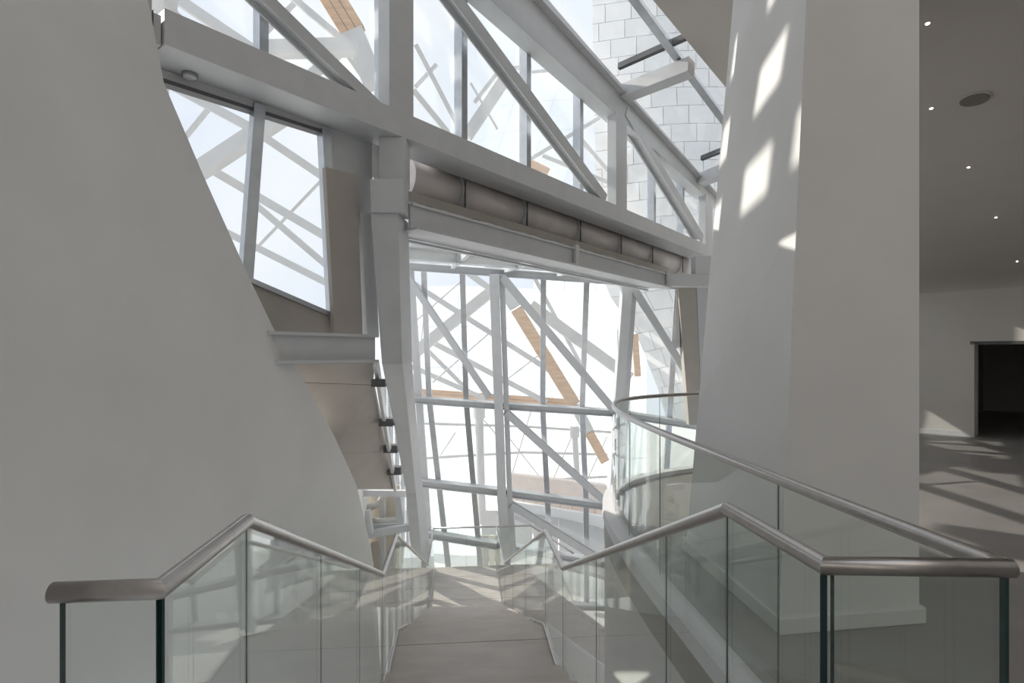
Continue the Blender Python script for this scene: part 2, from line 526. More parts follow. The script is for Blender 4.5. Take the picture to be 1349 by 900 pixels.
# ------------------------------------------------------------------ big tapering column
FZ = 0.0
cA, cB, cC = on_z(1027, 838, 0), on_z(1221, 822, 0), on_z(897, 722, 0)
tA, tB, tC = at(1062, 0, 3.28), at(1211, 0, 3.42), at(966, 0, 4.72)
def ext(b, t, z): return b + (t - b) * ((z - b.z) / (t.z - b.z))
inset = 0.035
bA = Vector((cA.x + inset * 0.3, cA.y + inset, 0)); bB = Vector((cB.x - 0.02, cB.y + inset, 0)); bC = Vector((cC.x + inset, cC.y - 0.02, 0))
bD = Vector((bB.x + 0.05, 4.9, 0)); tD = Vector((tB.x + 0.12, 4.9, 3.6))
ZT = 6.9
LV = [0.0, 1.2, 2.4, 3.6, 5.0, ZT]
V, Fc = [], []
for z in LV:
    bow = 0.02 * math.sin(math.pi * min(z, 4.5) / 4.5)
    for k, (b, t_) in enumerate(((bA, tA), (bB, tB), (bD, tD), (bC, tC))):
        p = ext(b, t_, z)
        if k == 3: p = p + Vector((-bow * 0.0, 0, 0))
        V.append(p)
for j in range(len(LV) - 1):
    for i in range(4):
        a = 4 * j + i; b = 4 * j + (i + 1) % 4
        Fc.append((a, b, b + 4, a + 4))
Fc += [(3, 2, 1, 0), tuple(range(4 * len(LV) - 4, 4 * len(LV)))]
tc_ = thing('white_column', (cA + cB) / 2, 'massive white tapering column on a low plinth beside the curved balustrade', 'column')
mk('shaft', V, Fc, M['plaster_col'], tc_)
dD = Vector((cB.x + 0.08, 4.95, 0))
prism('plinth', [cA, cB, dD, cC], (0, 0, 0.095), M['plaster_col'], tc_, bevel=0.008)

# ------------------------------------------------------------------ high ceiling
ea, eb = hit(860, 0, PR), hit(961, 121, PR)
ed = (eb - ea).normalized()
inr = Vector((DV.y, -DV.x, 0))
def lift(p):    # drop a point onto plane PR
    p = Vector(p); p.z = PR[0].z - ((p - PR[0]).x * PR[1].x + (p - PR[0]).y * PR[1].y) / PR[1].z
    return p
ce = [lift(ea), lift(eb), lift(eb + ed * 5.0), lift(eb + ed * 5.0 + inr * 9.0), lift(ea - ed * 13.0 + inr * 9.0), lift(ea - ed * 13.0)]
tag(prism('ceiling', ce, (0, 0, 0.35), M['ceil']), 'taupe painted high ceiling beside the rooflight', kind='structure')

# ------------------------------------------------------------------ main steel truss
tr = thing('steel_truss', ptF(0, 3.8), 'big grey painted steel truss carrying the glazed facade and rooflight', 'truss')
tL, tR = tF(217), tF(940)
zt = (hit(217, 29, PF).z + hit(940, 320, PF).z) / 2
zb = (hit(215, 73, PF).z + hit(938, 335, PF).z) / 2
BD = 0.47
hexa('bottom_chord', [ptF(tL, zb), ptF(tR, zb), ptF(tR, zb, BD), ptF(tL, zb, BD), ptF(tL, zt), ptF(tR, zt), ptF(tR, zt, BD), ptF(tL, zt, BD)], M['steel'], tr, bevel=0.008)
def chz(t):   # underside of the top chord
    a, b = hit(649, 0, PF), hit(930, 258, PF)
    ta, tb = tF(649), tF(930)
    return a.z + (b.z - a.z) * (t - ta) / (tb - ta)
def chz2(t):
    a, b = hit(729, 0, PF), hit(948, 260, PF)
    ta, tb = tF(729), tF(948)
    return a.z + (b.z - a.z) * (t - ta) / (tb - ta)
ca, cb = tF(520) - 3.0, tF(948)
def chord(name, o0, o1, f0, f1, m):
    V = []
    for z_ in (f0, f1):
        V += [ptF(ca, z_(ca), o0), ptF(cb, z_(cb), o0), ptF(cb, z_(cb), o1), ptF(ca, z_(ca), o1)]
    return hexa(name, V, m, tr, bevel=0.006)
chord('top_chord', 0.02, 0.30, chz, lambda t: chz(t) + 0.62 * (chz2(t) - chz(t)), M['steel'])
chord('top_flange', -0.10, 0.36, lambda t: chz(t) + 0.62 * (chz2(t) - chz(t)), lambda t: chz(t) + 0.72 * (chz2(t) - chz(t)), M['steel'])
chord('upper_web', 0.04, 0.12, lambda t: chz(t) + 0.72 * (chz2(t) - chz(t)), lambda t: chz2(t) - 0.02, M['girder'])
def post(u0, u1, m=M['steel'], d0=0.0, d1=0.18):
    ta, tb = tF(u0), tF(u1)
    V = []
    for tz in (0, 1):
        za, zb_ = (zt - 0.01, zt - 0.01) if not tz else (chz(ta) + 0.05, chz(tb) + 0.05)
        V += [ptF(ta, za, d0), ptF(tb, zb_, d0), ptF(tb, zb_, d1), ptF(ta, za, d1)]
    hexa('post', V, m, tr, bevel=0.006)
post(513, 545)
post(812, 826)
post(930, 939)
def diag(a, b, wpx, th=0.16, off=0.1):
    pxbar('diagonal', a, b, PF, wpx, th, M['steel'], tr, off, 'I')
diag((335, -22), (500, 139), 17)
diag((588, -25), (800, 262), 17)
diag((826, 146), (926, 314), 13, 0.2)
# bracket blocks under the beam at the inclined column
pk = at(520, 213, 6.15)

# rooflight cross beams
for (a, b, wpx) in (((823, 112), (912, 76), 26), ((925, 228), (962, 213), 22)):
    p, q = hit(a[0], a[1], PR), hit(b[0], b[1], PR)
    bar('cross_beam', p, q, 0.22, 0.26, PR[1], M['steel'], tr, -0.16, 'box', bevel=0.006)

# rooflight glazing
wl = thing('window_1', hit(825, 105, PR), 'rooflight of glass sheets between truss and ceiling', kind='structure')
u0 = (hit(835, 0, PR), hit(957, 165, PR))
rd = (u0[1] - u0[0]).normalized()
bar('mullion', u0[0] - rd * 5, u0[1] + rd * 3, 0.13, 0.12, PR[1], M['alu'], wl, 0.05, 'mull')
for (a, b) in (((815, 92), (906, 52)), ((924, 212), (960, 198)), ((690, -112), (790, -160))):
    p, q = hit(a[0], a[1], PR), hit(b[0], b[1], PR)
    bar('glazing_bar', p, q, 0.07, 0.10, PR[1], M['steel_dark'], wl, 0.06)
def onr(t, w_): 
    p = P0 + DV * t + inr * w_
    return lift((p.x, p.y, 0)) + PR[1] * 0.13
tm = [tF(600), tF(700) , tF(815), tF(880), tF(924), tF(950)]
wmid = ((u0[0] + u0[1]) / 2 - P0).dot(inr); wend = (ea - P0).dot(inr) + 0.08
for i in range(5):
    for (wa, wb) in ((-0.05, wmid), (wmid, wend)):
        prism('pane', [onr(tm[i], wa), onr(tm[i + 1], wa), onr(tm[i + 1], wb), onr(tm[i], wb)], PR[1] * 0.02, M['pane'], wl)

# ------------------------------------------------------------------ upper facade glazing
wf = thing('window_2', ptF(0, zt), 'tall clear glazing behind the grey truss', kind='structure')
GO = 0.36
mus = [342, 501, 606, 691, 761, 858, 896]
for u in mus:
    t = tF(u) 
    # the mullion stands behind the truss: slide so that it still shows at u
    q = hit(u, HOR, (P0 + NV * GO, NV)); t = (q - P0).dot(DV)
    wd = 0.085 if u < 520 else 0.105
    bar('mullion', ptF(t, zt - 0.02, GO), ptF(t, chz(t) + 0.35, GO), wd, 0.16, NV, M['alu'], wf, 0.0, 'mull')
tt = [tF(205) - 0.6] + [(hit(u, HOR, (P0 + NV * GO, NV)) - P0).dot(DV) for u in mus[:5]] + [tF(818) + 0.5] + [(hit(u, HOR, (P0 + NV * GO, NV)) - P0).dot(DV) for u in mus[5:]] + [tF(950) + 0.6]
for a, b in zip(tt[:-1], tt[1:]):
    prism('pane', [ptF(a, zt, GO + 0.05), ptF(b, zt, GO + 0.05), ptF(b, chz(b) + 0.4, GO + 0.05), ptF(a, chz(a) + 0.4, GO + 0.05)], NV * 0.02, M['pane'], wf)
# end block of the beam next to the wall
te = thing('steel_bracket', ptF(tL - 0.1, zb), 'dark grey steel bracket tying the beam end to the white wall', 'bracket')
hexa('end_block', [ptF(tL - 0.45, zb - 0.02, 0.04), ptF(tL - 0.01, zb + 0.0, 0.04), ptF(tL - 0.01, zb, 0.42), ptF(tL - 0.45, zb, 0.42),
                   ptF(tL - 0.45, zt - 0.05, 0.04), ptF(tL - 0.01, zt - 0.05, 0.04), ptF(tL - 0.01, zt - 0.06, 0.42), ptF(tL - 0.45, zt - 0.06, 0.42)], M['steel'], te)
bar('upright', hit(194, 60, PF), hit(194, -140, PF), 0.06, 0.12, NV, M['steel'], te, 0.06)
box_p = hit(201, 20, PF) + NV * 0.03
hexa('clip', [box_p + DV * a + NV * b + Vector((0, 0, c)) for c in (-0.055, 0.055) for a, b in ((-0.018, 0), (0.018, 0), (0.018, 0.06), (-0.018, 0.06))], M['steel_dark'], te)
# smoke detector
p = on_z(250, 97, zb)
sdz = thing('smoke_detector', p, 'round grey detector fixed under the big beam near the white wall', 'detector')
disc('base', p - Vector((0, 0, 0.018)), (0, 0, 1), 0.062, 0.018, mat('detector_grey', (0.25, 0.25, 0.25), 0.6), sdz)
disc('cap', p - Vector((0, 0, 0.034)), (0, 0, 1), 0.048, 0.017, M['steel'], sdz)
disc('sensor', p - Vector((0, 0, 0.040)), (0, 0, 1), 0.012, 0.007, M['steel_white'], sdz)

# ------------------------------------------------------------------ triangular window on the left, below the beam
PL = (P0 + NV * 0.44, NV)
w3 = thing('window_3', hit(380, 400, PL), 'slanting clear window between white wall and beam', kind='structure')
pxbar('mullion', (338, 140), (321, 372), PL, 15, 0.14, M['alu'], w3, 0, 'mull')
pxbar('mullion', (425, 172), (438, 424), PL, 13, 0.14, M['alu'], w3, 0, 'mull')
pxbar('head_frame', (205, 106), (428, 177), PL, 5, 0.10, M['steel_dark'], w3, 0)
pxbar('head_frame', (205, 98), (500, 190), PL, 12, 0.06, M['steel'], w3, 0)
pxbar('sill_frame', (318, 366), (440, 418), PL, 6, 0.12, M['alu'], w3, 0)
for q in ([(200, 100), (338, 145), (322, 368), (300, 360)], [(338, 145), (425, 174), (438, 417), (322, 368)]):
    prism('pane', [hit(u, v, PL) + NV * 0.04 for u, v in q], NV * 0.02, M['pane'], w3)
pp = [hit(u, v, PL) - NV * 0.02 for u, v in [(300, 362), (322, 371), (440, 421), (447, 446), (330, 446)]]
tag(prism('wall_sill', pp, NV * 0.12, M['tan']), 'taupe sill panel under the slanting window', kind='structure')
# taupe panels between window and inclined column
PL2 = (P0 + NV * 0.30, NV)
tp = thing('cladding_panel', hit(455, 440, PL2), 'taupe vertical cladding panel beside the slanting window', 'panel')
prism('panel', [hit(u, v, PL2) for u, v in [(429, 220), (470, 230), (478, 442), (441, 440)]], NV * 0.06, M['tan'], tp)
prism('edge_strip', [hit(u, v, PL2) - NV * 0.02 for u, v in [(474, 280), (489, 282), (498, 442), (483, 442)]], NV * 0.08, M['steel_white'], tp)
prism('header', [hit(u, v, PL2) + NV * 0.12 for u, v in [(430, 158), (500, 176), (500, 300), (470, 300), (468, 228), (434, 220)]], NV * 0.05, M['girder'], tp)

# plaster backing behind the duct and the side wall of the lower hall
TD = (hit(512, HOR, (P0 + NV * 1.3, NV)) - P0).dot(DV)
tag(hexa('wall_duct_back', [ptF(TD, 3.32, 1.28), ptF(tF(945), 3.32, 1.28), ptF(tF(945), 3.32, 1.34), ptF(TD, 3.32, 1.34),
                            ptF(TD, zt, 1.28), ptF(tF(945), zt, 1.28), ptF(tF(945), zt, 1.34), ptF(TD, zt, 1.34)], M['plaster']), 'plaster back behind the duct', kind='structure')
tag(hexa('trim_3', [ptF(TD, zt - 0.04, 0.46), ptF(tF(945), zt - 0.04, 0.46), ptF(tF(945), zt - 0.04, 1.34), ptF(TD, zt - 0.04, 1.34),
                           ptF(TD, zt, 0.46), ptF(tF(945), zt, 0.46), ptF(tF(945), zt, 1.34), ptF(TD, zt, 1.34)], M['plaster']), 'lid over the duct zone', kind='structure')
wh = thing('wall_hall', (-2.6, 9.5, -8), 'plaster side wall of the lower hall', kind='structure')
WP = [(-2.1, 6.4, 0.65), (-2.45, 7.9, 0.40), (-2.8, 9.9, -0.4), (-3.2, 12.7, -1.5)]
for (xa, ya, za_), (xb_, yb, zb_) in zip(WP[:-1], WP[1:]):
    prism('wall_panel', [Vector((xa, ya, -8)), Vector((xb_, yb, -8)), Vector((xb_, yb, zb_)), Vector((xa, ya, za_))], (-0.2, 0, 0), M['plaster'], wh)
w6 = thing('added_side_glazing', (-2.9, 14.3, -4), 'added unseen side glazing, mullions set to stripe the sun on the lowest landing', kind='structure')  # added and unseen: its mullions cut the sun into stripes on the landing
yy = [12.75, 13.5, 14.25, 15.0, 15.75, 16.5]
for y in yy: box('mullion', -2.92, -2.84, y - 0.10, y + 0.10, -8, 1.0, M['steel_white'], w6)
for y, y2 in zip(yy[:-1], yy[1:]): box('pane', -2.89, -2.87, y + 0.10, y2 - 0.10, -8, 1.0, M['pane'], w6)

# horizontal I-beam coming out of the white wall
ib = thing('steel_joist', hit(430, 460, PF), 'short grey steel joist between white wall and inclined column', 'beam')
pa, pb = hit(352, 458, (P0 - NV * 0.05, NV)), hit(498, 459, (P0 - NV * 0.05, NV))
pb.z = pa.z
bar('web', pa, pb, 0.24, 0.03, NV, M['steel'], ib, 0.06)
for dzz in (-0.125, 0.125):
    bar('flange', pa + Vector((0, 0, dzz)), pb + Vector((0, 0, dzz)), 0.028, 0.15, NV, M['steel'], ib, 0.06)

# ------------------------------------------------------------------ inclined column (upright head, leaning shaft)
ic = thing('inclined_column', at(560, 745, 13.6), 'grey steel box column leaning away below the beam', 'column')
def loft(name, rings, m, parent, bevel=0.006, **k):
    V, Fc = [], []
    for r in rings: V += r
    n = len(rings[0])
    for j in range(len(rings) - 1):
        for i in range(n):
            a, b = j * n + i, j * n + (i + 1) % n
            Fc.append((a, b, b + n, a + n))
    Fc += [tuple(range(n - 1, -1, -1)), tuple(range(n * (len(rings) - 1), n * len(rings)))]
    return mk(name, V, Fc, m, parent, bevel=bevel, **k)
def ring(uL, uM, uR, v, Y, dR, dpt):
    """front face uL..uM at depth Y, right flank reaching uR at depth Y+dR"""
    a, b = at(uL, v, Y), at(uM, v, Y)
    c = at(uR, v, Y + dR); c.z = b.z
    d = a + (c - b)
    return [a, b, c, d]
loft('head_block', [ring(499, 534, 540, 240, 6.0, 0.30, 0), ring(499, 534, 540, 180, 6.0, 0.30, 0)], M['steel'], ic)
loft('gusset', [ring(490, 500, 503, 232, 6.05, 0.2, 0), ring(490, 500, 503, 192, 6.05, 0.2, 0)], M['steel'], ic)
loft('cap_block', [ring(489, 533, 539, 280, 5.85, 0.30, 0), ring(487, 532, 538, 236, 5.85, 0.30, 0)], M['steel'], ic)
loft('upper_shaft', [ring(503, 530, 543, 480, 5.9, 0.42, 0), ring(488, 524, 538, 281, 5.9, 0.42, 0)], M['steel'], ic)
loft('leaning_shaft', [ring(544, 559, 569, 760, 14.0, 0.7, 0), ring(535, 548, 557, 650, 11.0, 0.6, 0), ring(519, 539, 549, 560, 8.2, 0.5, 0), ring(503, 530, 543, 479, 5.9, 0.42, 0)], M['steel'], ic)
for (u, v, Y) in [(498, 505, 6.6), (508, 557, 8.0), (514, 592, 9.2), (519, 621, 10.3)]:
    s_ = Y / F_PX
    p = at(u, v, Y)
    box('lug', p.x - 9 * s_, p.x + 9 * s_, p.y, p.y + 0.2, p.z - 5 * s_, p.z + 5 * s_, M['steel_dark'], ic)

# soffit panels descending beside the column
sf = thing('soffit_cladding', at(440, 640, 8.5), 'taupe soffit panels sloping down between white wall and inclined column', 'cladding')
rows = [((345, 479, 5.4), (492, 479, 6.5)), ((375, 503, 5.9), (491, 507, 7.0)), ((440, 598, 8.0), (510, 595, 9.6)), ((470, 645, 9.8), (519, 645, 11.4))]
pr = [(at(*a), at(*b)) for a, b in rows]
for i in range(3):
    (a, b), (c, d) = pr[i], pr[i + 1]
    g = 0.006
    q = [a.lerp(c, g), b.lerp(d, g), d.lerp(b, g), c.lerp(a, g)]
    prism('soffit_panel', q, (0.0, 0.05, 0.06), M['tan'], sf)
a, b = pr[0][1], pr[3][1]
bar('edge_flashing', a + Vector((0.03, 0, 0)), b + Vector((0.03, 0, 0)), 0.05, 0.07, (0, 1, 0), M['steel_white'], sf)

# service zone at the foot of the column
ut = thing('service_frame', at(510, 700, 12.6), 'small steel frame with pipework at the foot of the inclined column', 'frame')
Yv = 12.2
def ub(name, a, b, wpx, m, Y=Yv, kind='box', th=0.15):
    p, q = at(a[0], a[1], Y), at(b[0], b[1], Y)
    return bar(name, p, q, wpx * Y / F_PX, th, (0, 1, 0), m, ut, 0, kind)
ub('rail', (462, 649), (536, 650), 8, M['steel_white'], 11.8)
ub('rail', (482, 705), (552, 692), 9, M['steel'], 12.3)
ub('rail', (484, 693), (530, 691), 5, M['girder'], 12.5)
ub('strut', (524, 652), (528, 690), 8, M['girder'], 12.0)
ub('strut', (484, 672), (488, 702), 7, M['girder'], 12.1)
ub('bracket', (537, 670), (552, 670), 7, M['girder'], 12.0)
ub('strut', (493, 715), (500, 760), 8, M['tan'], 12.6)
box('back_panel', at(470, 0, 12.9).x, at(526, 0, 12.9).x, 12.9, 12.95, at(0, 800, 12.9).z, at(0, 640, 12.9).z, M['beige'], ut)
tube('pipe', [at(470, 668, 12.4), at(488, 668, 12.4), at(497, 665, 12.4), at(503, 659, 12.4), at(505, 650, 12.4)], 0.075, M['pipe'], ut)
tube('pipe', [at(488, 689, 12.6), at(524, 687, 12.6)], 0.10, M['pipe'], ut)

# ------------------------------------------------------------------ duct, ledge, cable tray, girder under the big beam
tD0, tD1 = tF(536), tF(915)
du = thing('air_duct', ptF(tD0, 3.4, 0.5), 'dull metal round duct hung under the big beam', 'duct')
ribs = [539, 604, 686, 757, 811, 853, 893, 916]
PD = (P0 + NV * 0.62, NV)
tr_ = [(hit(u, HOR, PD) - P0).dot(DV) for u in ribs]
zd0 = zb - 0.02
RR = 0.34
def ductring(t, r):
    c = ptF(t, zd0 - 0.10, 0.86)
    return [c + NV * (r * math.cos(k * math.pi / 12)) + Vector((0, 0, r * 0.95 * math.sin(k * math.pi / 12))) for k in range(24)]
for a, b in zip(tr_[:-1], tr_[1:]):
    o = loft('duct_section', [ductring(a + 0.02, RR), ductring((a + b) / 2, RR), ductring(b - 0.02, RR)], M['duct'], du, bevel=0)
    for p in o.data.polygons: p.use_smooth = len(p.vertices) == 4
for a in tr_[1:-1]:
    loft('joint_ring', [ductring(a - 0.03, RR + 0.02), ductring(a + 0.03, RR + 0.02)], M['girder'], du, bevel=0)
    bar('hanger', ptF(a, zb, 0.50), ptF(a, zb - 0.36, 0.50), 0.018, 0.018, NV, M['steel_dark'], du)
le = thing('steel_ledge', ptF(tD0, 3.3, 0.4), 'taupe steel ledge running below the round duct', 'ledge')
PE = (P0 + NV * 0.42, NV)
za, zb2 = hit(539, 251, PE).z, hit(539, 267, PE).z
hexa('ledge_plate', [ptF(tD0, zb2, 0.42), ptF(tF(905), zb2, 0.42), ptF(tF(905), zb2 + 0.02, 0.75), ptF(tD0, zb2 + 0.02, 0.75),
                     ptF(tD0, za, 0.42), ptF(tF(905), za, 0.42), ptF(tF(905), za, 0.75), ptF(tD0, za, 0.75)], M['tan'], le, bevel=0.02)
for k in range(26):
    t = tD0 + 0.15 + k * (tF(880) - tD0) / 26
    hh = random.uniform(0.02, 0.055)
    hexa('clip', [ptF(t + dx, zb2 - hh * c, dy) for c in (1, 0) for dx, dy in ((-0.06, 0.36), (random.uniform(0.03, 0.12), 0.36), (0.08, 0.44), (-0.06, 0.44))], [M['steel_white'], M['girder'], M['steel_dark']][k % 3], le)
gi = thing('steel_girder', ptF(tD0, 3.0), 'long brownish grey I-section girder under the duct', 'girder')
zg1 = (hit(537, 273, PF).z + hit(875, 358, PF).z) / 2
zg0 = (hit(537, 303, PF).z + hit(875, 377, PF).z) / 2
tG0, tG1 = tF(541), tF(880)
zmid = (zg0 + zg1) / 2
bar('web', ptF(tG0, zmid), ptF(tG1, zmid), zg1 - zg0, 0.03, NV, M['girder'], gi, 0.02)
bar('bottom_flange', ptF(tG0, zg0), ptF(tG1, zg0), 0.025, 0.24, NV, M['steel_white'], gi, 0.02)
bar('top_flange', ptF(tG0, zg1), ptF(tG1, zg1), 0.025, 0.24, NV, M['girder'], gi, 0.08)
bar('second_flange', ptF(tG0, zg0 - 0.02, 0.45), ptF(tG1, zg0 - 0.02, 0.45), 0.03, 0.06, NV, M['steel_white'], gi)
bar('soffit_strip', ptF(tG0, zg0 + 0.03, 0.30), ptF(tG1, zg0 + 0.03, 0.30), 0.03, 0.34, NV, M['girder'], gi)
for u in (757, 878):
    bar('stiffener', ptF(tF(u), zg0, -0.03), ptF(tF(u), zg1 + 0.06, -0.03), 0.10, 0.05, NV, M['girder'], gi)
# frontal end of the girder at the white column
Ye = hit(880, 370, PF).y
eb_ = thing('end_beam', at(910, 378, Ye), 'light grey end beam bridging girder and white column', 'beam')
hexa('beam', [at(880, 377, Ye), at(962, 377, Ye), at(962, 377, Ye) + Vector((0, .3, 0)), at(880, 377, Ye) + Vector((0, .3, 0)),
              at(880, 361, Ye), at(962, 361, Ye), at(962, 361, Ye) + Vector((0, .3, 0)), at(880, 361, Ye) + Vector((0, .3, 0))], M['steel'], eb_, bevel=0.01)
hexa('bearing', [at(916, 361, Ye), at(938, 361, Ye), at(938, 361, Ye) + Vector((0, .3, 0)), at(916, 361, Ye) + Vector((0, .3, 0)),
                 at(916, 337, Ye), at(938, 337, Ye), at(938, 337, Ye) + Vector((0, .3, 0)), at(916, 337, Ye) + Vector((0, .3, 0))], M['steel'], eb_, bevel=0.01)

# soffit between girder and low facade, with two beams
gt = [hit(540, 350, PG), hit(935, 376, PG)]
sq = [ptF(tG0 + 0.1, zg0 + 0.25, 0.5), ptF(tF(940), zg0 + 0.25, 0.5), gt[1] + Vector((0, 0.2, 0.12)), gt[0] + Vector((-0.3, 0.2, 0.12))]
rf = thing('window_4', sq[0], 'sloping glass roof over the lower hall', kind='structure')
N_ = 6
for i in range(N_):
    f0, f1 = i / N_, (i + 1) / N_
    prism('pane', [sq[0].lerp(sq[1], f0), sq[0].lerp(sq[1], f1), sq[3].lerp(sq[2], f1), sq[3].lerp(sq[2], f0)], (0, 0, 0.03), M['pane'], rf)
    if i:
        bar('rafter', sq[0].lerp(sq[1], f0) - Vector((0, 0, 0.06)), sq[3].lerp(sq[2], f0) - Vector((0, 0, 0.06)), 0.07, 0.12, (0, 0, 1), M['steel_white'], rf)
hb = thing('header_beam', at(620, 340, 10.6), 'white steel header beam crossing below the girder', 'beam')
pa, pb = at(532, 333, 10.4), at(748, 352, 12.6)
bar('beam', pa, pb, 0.24, 0.12, (0, 1, 0), M['steel_white'], hb, 0, 'C')
bar('splice', pa.lerp(pb, 0.28), pa.lerp(pb, 0.30), 0.26, 0.16, (0, 1, 0), M['girder'], hb)

# ------------------------------------------------------------------ lower facade
lf = thing('window_5', PG[0], 'large gridded glass facade of the lower hall', kind='structure')
def plx(poly, y):
    for (x0, y0), (x1, y1) in zip(poly[:-1], poly[1:]):
        if y <= y1 or (x1, y1) == poly[-1]:
            return x0 + (x1 - x0) * (y - y0) / (y1 - y0)
def ply(poly, x):
    for (x0, y0), (x1, y1) in zip(poly[:-1], poly[1:]):
        if x <= x1 or (x1, y1) == poly[-1]:
            return y0 + (y1 - y0) * (x - x0) / (x1 - x0)
MU = [[(540, 350), (567, 742), (572, 800)], [(558, 353), (565, 523), (589, 735), (596, 800)], [(609, 358), (614, 528), (632, 737), (637, 800)], [(651, 360), (661, 645), (668, 745), (671, 800)],
      [(716, 368), (715, 537), (724, 717), (728, 800)], [(773, 372), (767, 541), (772, 660), (773, 800)], [(822, 373), (812, 520), (800, 800)], [(893, 378), (884, 520), (868, 800)], [(960, 380), (950, 520), (935, 800)]]
TR = [[(530, 350), (960, 380)], [(535, 524), (647, 532), (806, 542), (960, 566)], [(540, 632), (655, 645), (791, 663), (960, 690)], [(545, 698), (663, 717), (776, 736), (960, 770)], [(545, 790), (960, 800)]]
def X(m_, t_):
    x, y = m_[0]
    for _ in range(12):
        y = ply(t_, x); x = plx(m_, y)
    return (x, y)
for i, mu in enumerate(MU):
    big = i in (3, 6)
    for a, b in zip(mu[:-1], mu[1:]):
        if i == 0: pxbar('jamb', a, b, PG, 9, 0.12, M['steel_white'], lf)
        elif big: pass
        else: pxbar('mullion', a, b, PG, 7, 0.14, M['alu'], lf, 0.06, 'mull')
for i, tz in enumerate(TR):
    for a, b in zip(tz[:-1], tz[1:]):
        pxbar('transom', a, b, PG, [10, 8.5, 9.5, 9, 8][i], 0.2, M['steel_white'], lf, -0.1, 'C')
for i in range(len(MU) - 1):
    for j in range(len(TR) - 1):
        q = [X(MU[i], TR[j]), X(MU[i + 1], TR[j]), X(MU[i + 1], TR[j + 1]), X(MU[i], TR[j + 1])]
        prism('pane', [hit(u, v, PG) + PG[1] * 0.12 for u, v in q], PG[1] * 0.02, M['pane'], lf)
ft = thing('bracing_truss', hit(668, 745, PG), 'white steel posts and diagonal braces before the lower facade', 'frame')
for i, wpx in ((3, 20), (6, 20)):
    for a, b in zip(MU[i][:-1], MU[i][1:]):
        p, q = hit(a[0], a[1], PG), hit(b[0], b[1], PG)
        bar('post', p, q, wpx * p.y / F_PX * 0.62, 0.34, PG[1], M['steel_white'], ft, -0.30)
        p2, q2 = hit(a[0] + 10, a[1], PG), hit(b[0] + 10, b[1], PG)
        bar('post_web', p2, q2, wpx * p.y / F_PX * 0.36, 0.20, PG[1], M['girder'], ft, -0.22)
for a, b, wpx in (((538, 361), (645, 519), 8), ((661, 363), (806, 536), 10), ((666, 538), (793, 653), 9), ((673, 658), (788, 729), 9), ((831, 378), (926, 530), 9)):
    pxbar('brace', a, b, PG, wpx, 0.14, M['steel_white'], ft, -0.3, 'I')
# jamb pier at the right end
pj = thing('facade_pier', at(915, 520, 14.0), 'taupe and white pier ending the lower facade beside the white column', 'pier')
loft('taupe_face', [[at(908, 560, 14.0), at(925, 560, 14.0), at(925, 560, 14.0) + Vector((0, .25, 0)), at(908, 560, 14.0) + Vector((0, .25, 0))],
                    [at(893, 374, 14.0), at(917, 374, 14.0), at(917, 374, 14.0) + Vector((0, .25, 0)), at(893, 374, 14.0) + Vector((0, .25, 0))]], M['tan'], pj, bevel=0)
loft('white_face', [[at(925.5, 560, 14.0), at(965, 560, 14.0), at(965, 560, 14.0) + Vector((0, .25, 0)), at(925.5, 560, 14.0) + Vector((0, .25, 0))],
                    [at(917.5, 374, 14.0), at(965, 374, 14.0), at(965, 374, 14.0) + Vector((0, .25, 0)), at(917.5, 374, 14.0) + Vector((0, .25, 0))]], M['steel'], pj, bevel=0)
loft('dark_edge', [[at(890, 458, 14.1), at(896, 458, 14.1), at(896, 458, 14.25), at(890, 458, 14.25)], [at(891, 378, 14.1), at(894, 378, 14.1), at(894, 378, 14.25), at(891, 378, 14.25)]], M['girder'], pj, bevel=0)

# ------------------------------------------------------------------ stair
st = thing('staircase', sp(A2, 0, Z3), 'wide brown stone stair descending in flights between glass balustrades', 'staircase')
def slab(name, a0, a1, b0, b1, z1, th, m=M['stone'], parent=st, bevel=0.004):
    return hexa(name, [sp(a0, b0, z1 - th), sp(a0, b1, z1 - th), sp(a1, b1, z1 - th), sp(a1, b0, z1 - th),
                       sp(a0, b0, z1), sp(a0, b1, z1), sp(a1, b1, z1), sp(a1, b0, z1)], m, parent, bevel=bevel)
SW = HW - 0.03
slab('landing_slab', 1.30, A1, -SW, SW, 0.0, 0.25)
def flight(a0, a1, z0, z1, nr):
    dr_, ta = (z0 - z1) / nr, (a1 - a0) / (nr - 1) if nr > 1 else 0
    for i in range(nr - 1):
        zz = z0 - dr_ * (i + 1)
        slab('step', a0 + ta * i - 0.02, a0 + ta * (i + 1) + 0.01, -SW, SW, zz, dr_ + 0.04)
    # sloping underside
    V = [sp(a0, -SW, z0 - 0.20), sp(a0, SW, z0 - 0.20), sp(a1, SW, z1 - 0.16), sp(a1, -SW, z1 - 0.16)]
    prism('soffit', V, (0, 0, -0.14), M['plaster'], st)
flight(A1, A2, 0.0, Z2, 9)
slab('landing_slab', A2, A2 + 0.26, -SW, SW, Z2, 0.30)
slab('landing_slab', A2 + 0.268, A2 + 0.80, -SW, SW, Z2, 0.30)
slab('landing_slab', A2 + 0.808, A3 + 0.02, -SW, SW, Z2, 0.30)
flight(A3, A4, Z2, Z3, 16)
nsl = 4
for k in range(nsl):
    wa = (A5 + 0.1 - A4) / nsl
    slab('landing_slab', A4 + wa * k + 0.004, A4 + wa * (k + 1) - 0.004, -SW, SW + 0.9 if k < 3 else SW + 0.9, Z3, 0.3)
